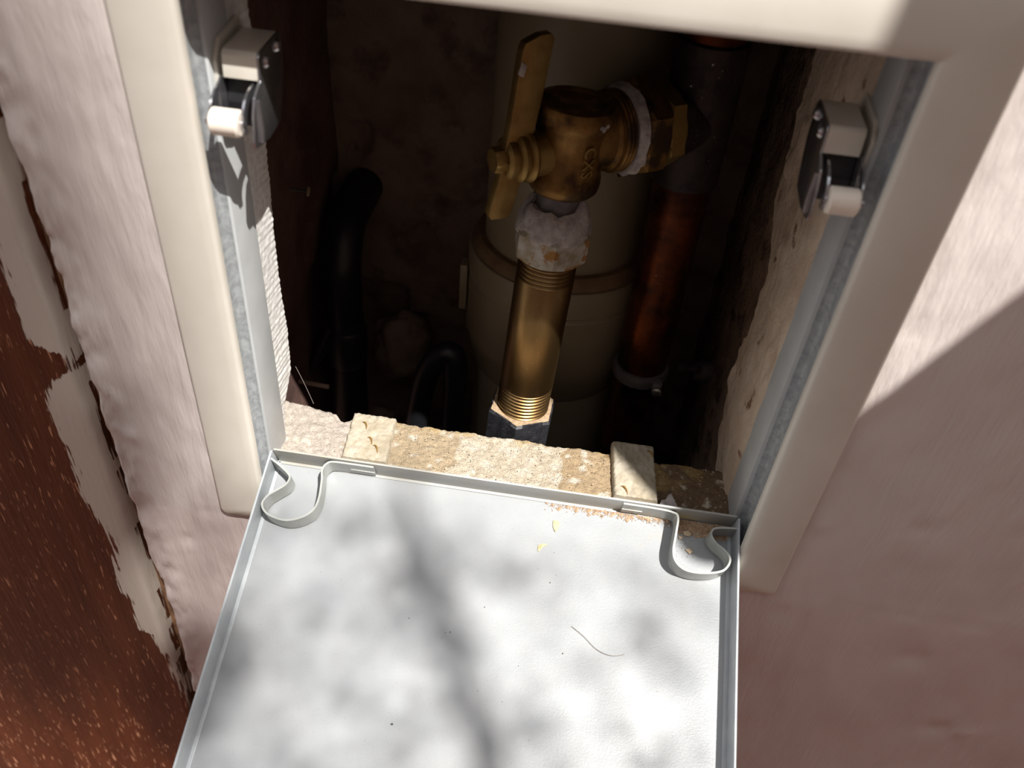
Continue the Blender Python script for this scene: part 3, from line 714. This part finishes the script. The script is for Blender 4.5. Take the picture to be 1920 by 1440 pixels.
# rubble
def stone(c, r, seed, label, sc=(1, 1, 1), m='stone'):
    bm = bmesh.new(); bmesh.ops.create_icosphere(bm, subdivisions=4, radius=1)
    for v in bm.verts:
        n = v.co.normalized(); k = 1 + .28 * fbm(n.x * 1.6 + seed, n.y * 1.6, n.z * 1.6) + .05 * fbm(n.x * 8, n.y * 8, n.z * 8 + seed)
        v.co = Vector((n.x * sc[0], n.y * sc[1], n.z * sc[2])) * r * k + Vector(c)
    tag(mk('rubble_stone', *bmout(bm), M[m], deg=60), label, 'stone', 'rubble behind the pipes')
stone((.012, .205, -.079), .020, 3, 'largest pale rubble stone against the back wall between the black pipes', (1.05, .7, 1.25))
stone((-.001, .175, -.124), .012, 8, 'small rubble stone low down behind the sill, right of the black waste pipe', (1.2, 1, .7))
stone((.026, .172, -.148), .014, 12, 'rubble stone at the bottom of the cavity in front of the large stone', (1.2, 1, .8))
tag(mk('cobweb_strand', *tube(smooth_path([(.0012, .0475, .0265), (.004, .0485, .016), (.0070, .0492, .004)]), .00008, 5), M['web']), 'single cobweb strand at the left end of the mortar sill', 'cobweb')

# ------------------------------------------------------------------ crumbs and flakes on the door
def crumb_mesh(items):
    V = []; F = []
    for c, r, fr in items:
        n = len(V)
        for d in ((1, 0, 0), (-1, .2, 0), (0, 1, .1), (0, -1, 0), (.1, 0, .9), (0, 0, -.3)):
            k = r * random.uniform(.55, 1.15)
            V.append(fr(c[0] + d[0] * k, c[1] + d[1] * k, c[2] + d[2] * k))
        for f in ((0, 2, 4), (2, 1, 4), (1, 3, 4), (3, 0, 4), (2, 0, 5), (1, 2, 5), (3, 1, 5), (0, 3, 5)): F.append(tuple(i + n for i in f))
    return V, F
random.seed(21)
it = []
for k in range(5200):       # drift of sand between hinge rim and right spring
    x = .198 - abs(random.gauss(0, .013)); l = L0 + .0004 + abs(random.gauss(0, .0030))
    if x < .1752 or l > -.0064 + .0012 * nz(x * 300, 1): continue
    it.append(((x, l, -RIM + random.random() * .0016 * max(.1, (-.006 - l) / .007)), random.uniform(.00018, .0005), D))
for k in range(420):
    x = .118 + .055 * random.random() ** .7; l = L0 + .0008 + abs(random.gauss(0, .0013)); r = random.uniform(.0002, .0005) if random.random() < .86 else random.uniform(.0007, .0013)
    it.append(((x, l, -RIM + .0002), r, D))
for k in range(60):
    it.append(((.175 + .02 * random.random(), -.0065 + random.random() * .010, -RIM + .0002), random.uniform(.0001, .0003), D))
tag(mk('mortar_crumbs', *crumb_mesh(it), M['crumb'], smooth=False), 'sandy mortar crumbs drifted along the hinge rim of the door', 'crumbs', kind='stuff')
it = [((DX0 + .004 + random.random() * .19, L0 + .01 + random.random() * .13, -RIM + .0001), random.choice((.00012, .00018, .00022, .00035)), D) for k in range(46)]
it.append(((.0728, .0847, -RIM + .0002), .0007, D))
tag(mk('dirt_specks', *crumb_mesh(it), M['speckdark'], smooth=False), 'tiny dark specks scattered over the hatch door', 'dirt', kind='stuff')
sc_ = lambda x, y, z: Vector((x, y, z))
it = [((random.uniform(.03, .197), random.uniform(.019, .0460), .0006 + .0012 * random.random()), random.uniform(.0001, .00045), sc_) for k in range(420)]
tag(mk('sill_grit', *crumb_mesh(it), M['flake'], smooth=False), 'loose grit lying on the mortar sill', 'grit', kind='stuff')
def flake(x, l, poly, label, m='flake', th=.0006, rot=0, h=0):
    c, s = math.cos(rot), math.sin(rot)
    fr = lambda v: D(x + v.x * c - v.y * s, l + v.x * s + v.y * c, -RIM + h + .0003 + v.z + .12 * v.x)
    return tag(mk('mortar_flake' if m == 'flake' else 'glue_flake', *prism(poly, 0, th, fr, .0001), M[m]), label, 'flake')
flake(.1803, -.0070, [(-.0018, -.0008), (.0004, -.0013), (.0017, 0), (.0009, .0012), (-.0012, .0008)], 'larger mortar flake inside the right spring, nearest the sand drift')
flake(.1775, -.0048, [(-.0008, -.0005), (.0007, -.0006), (.0009, .0004), (-.0004, .0007)], 'tiny mortar flake inside the right spring, nearest the spring leg')
flake(.1812, .0004, [(-.0014, -.0005), (.0005, -.0012), (.0018, .0002), (.0004, .0013)], 'mortar flake inside the right spring, lowest of the three')
flake(.1246, -.0020, [(-.0016, -.0020), (.0004, -.0026), (.0018, -.0012), (.0016, .0012), (.0008, .0026), (-.0002, .0016), (-.0010, .0004)], 'curled yellow glue flake on the door', 'glue', .0004, .2)
flake(.1202, .0078, [(-.0018, -.0004), (.0002, -.0014), (.0024, -.0012), (.0006, .0000), (-.0008, .0020), (-.0016, .0022)], 'small yellow glue smear on the door below the curled one', 'glue', .0003)
tag(mk('hair', *tube(smooth_path([D(.136, .0385, -RIM + .0003), D(.141, .0415, -RIM + .0006), D(.147, .046, -RIM + .0005), D(.153, .0475, -RIM + .0005), D(.158, .0462, -RIM + .0003)]), .00009, 5), M['hair']), 'single fine hair lying on the hatch door', 'hair')
# torn filler scrap on the rim by the right lug
tag(mk('filler_scrap', *prism([(.1672, .0190), (.1685, .0226), (.1702, .0232), (.1714, .0262), (.1728, .0268), (.1738, .0240), (.1752, .0206), (.1760, .0186), (.1728, .0180), (.1700, .0186)], 0, .0011, lambda v: Vector((v.x, v.y, .0006 + v.z + .0009 * nz(v.x * 500, v.y * 500) + .09 * (v.y - .018))), .0003), M['paste']), 'scrap of pale filler on the sill beside the shaded fixing lug', 'scrap')

# ------------------------------------------------------------------ unseen things placed in the sunlight to shape the shade
def up(px, pz, d): return Vector((px, 0, pz)) - SUN * d
TR = thing('tree', tuple(up(.05, .0, 1.4)), 'leafy branch overhead throwing dappled shade on the hatch', 'tree')
stem = [up(.078, .075, 2.2), up(.0665, .012, 2.2), up(.0634, -.007, 2.2), up(.058, -.117, 2.15), up(.0466, -.215, 2.1), up(.038, -.32, 2.1), up(.02, -.60, 2.2)]
mk('branch', *tube(stem, [.0006, .0036, .0054, .0062, .0066, .007, .008], 10), M['bark'], TR)
mk('branch', *tube([up(.2005, .02, .62), up(.2005, .12, .60), up(.2005, .24, .60), up(.196, .36, .62), up(.16, .7, .8)], [.0150, .0150, .0150, .016, .018], 14), M['bark'], TR)  # thick bar added out of view to shade the right frame rail
random.seed(5)
LV = []; LF = []
def leaf(c, size):
    a = random.random() * 2 * math.pi
    ax = -SUN; u = ax.orthogonal().normalized(); v = ax.cross(u)
    d = (u * math.cos(a) + v * math.sin(a) + ax * random.uniform(-.4, .4)).normalized(); e = d.cross(ax).normalized()
    n = len(LV)
    for k, wd in ((0, .02), (.25, .26), (.5, .34), (.75, .22), (1, .01)):
        for s in (-1, 1): LV.append(c + d * (k - .5) * size + e * s * wd * size + ax * .08 * size * (1 - abs(s) * .5) * math.sin(k * 3.1))
    for k in range(4): LF.append((n + 2 * k, n + 2 * k + 1, n + 2 * k + 3, n + 2 * k + 2))
for k in range(320):            # over the door
    x = random.uniform(-.02, .2); l = random.uniform(.004, .16)
    leaf(up(x - .714 * l, .004 - 2.32 * l, random.uniform(2.0, 3.0)), random.uniform(.008, .0135))
for k in range(340):            # leaf mass added out of view to shade the wall left of the hatch
    pz = random.uniform(-.225, .32)
    edge = -.026 + min(0, (pz + .05) * .12)
    leaf(up(edge - .016 - random.uniform(0, .34), pz, random.uniform(4.5, 6.0)), random.uniform(.04, .06))
o = mk('foliage', LV, LF, M['leaf'], TR, smooth=False); o['kind'] = 'stuff'
# unseen added board, outlined so its edge throws the diagonal shadow on the wall
EDGE = [(.330, .285), (.25, .138), (.2206, .0826), (.2000, .020), (.1960, -.08), (.1940, -.45), (.62, -.60), (.62, .06)]
dn = -SUN * .015
Vb = [up(a, b, .5) for a, b in EDGE]; nb = len(Vb); Vb = Vb + [v + dn for v in Vb]
tag(mk('shade_board', Vb, [tuple(range(nb)), tuple(range(nb, 2 * nb))] + [(k, (k + 1) % nb, (k + 1) % nb + nb, k + nb) for k in range(nb)], M['board'], smooth=False), 'added unseen board shaped to cast the diagonal shadow beside the hatch', kind='structure')

for o in bpy.data.objects:
    if '_base' in o: del o['_base']
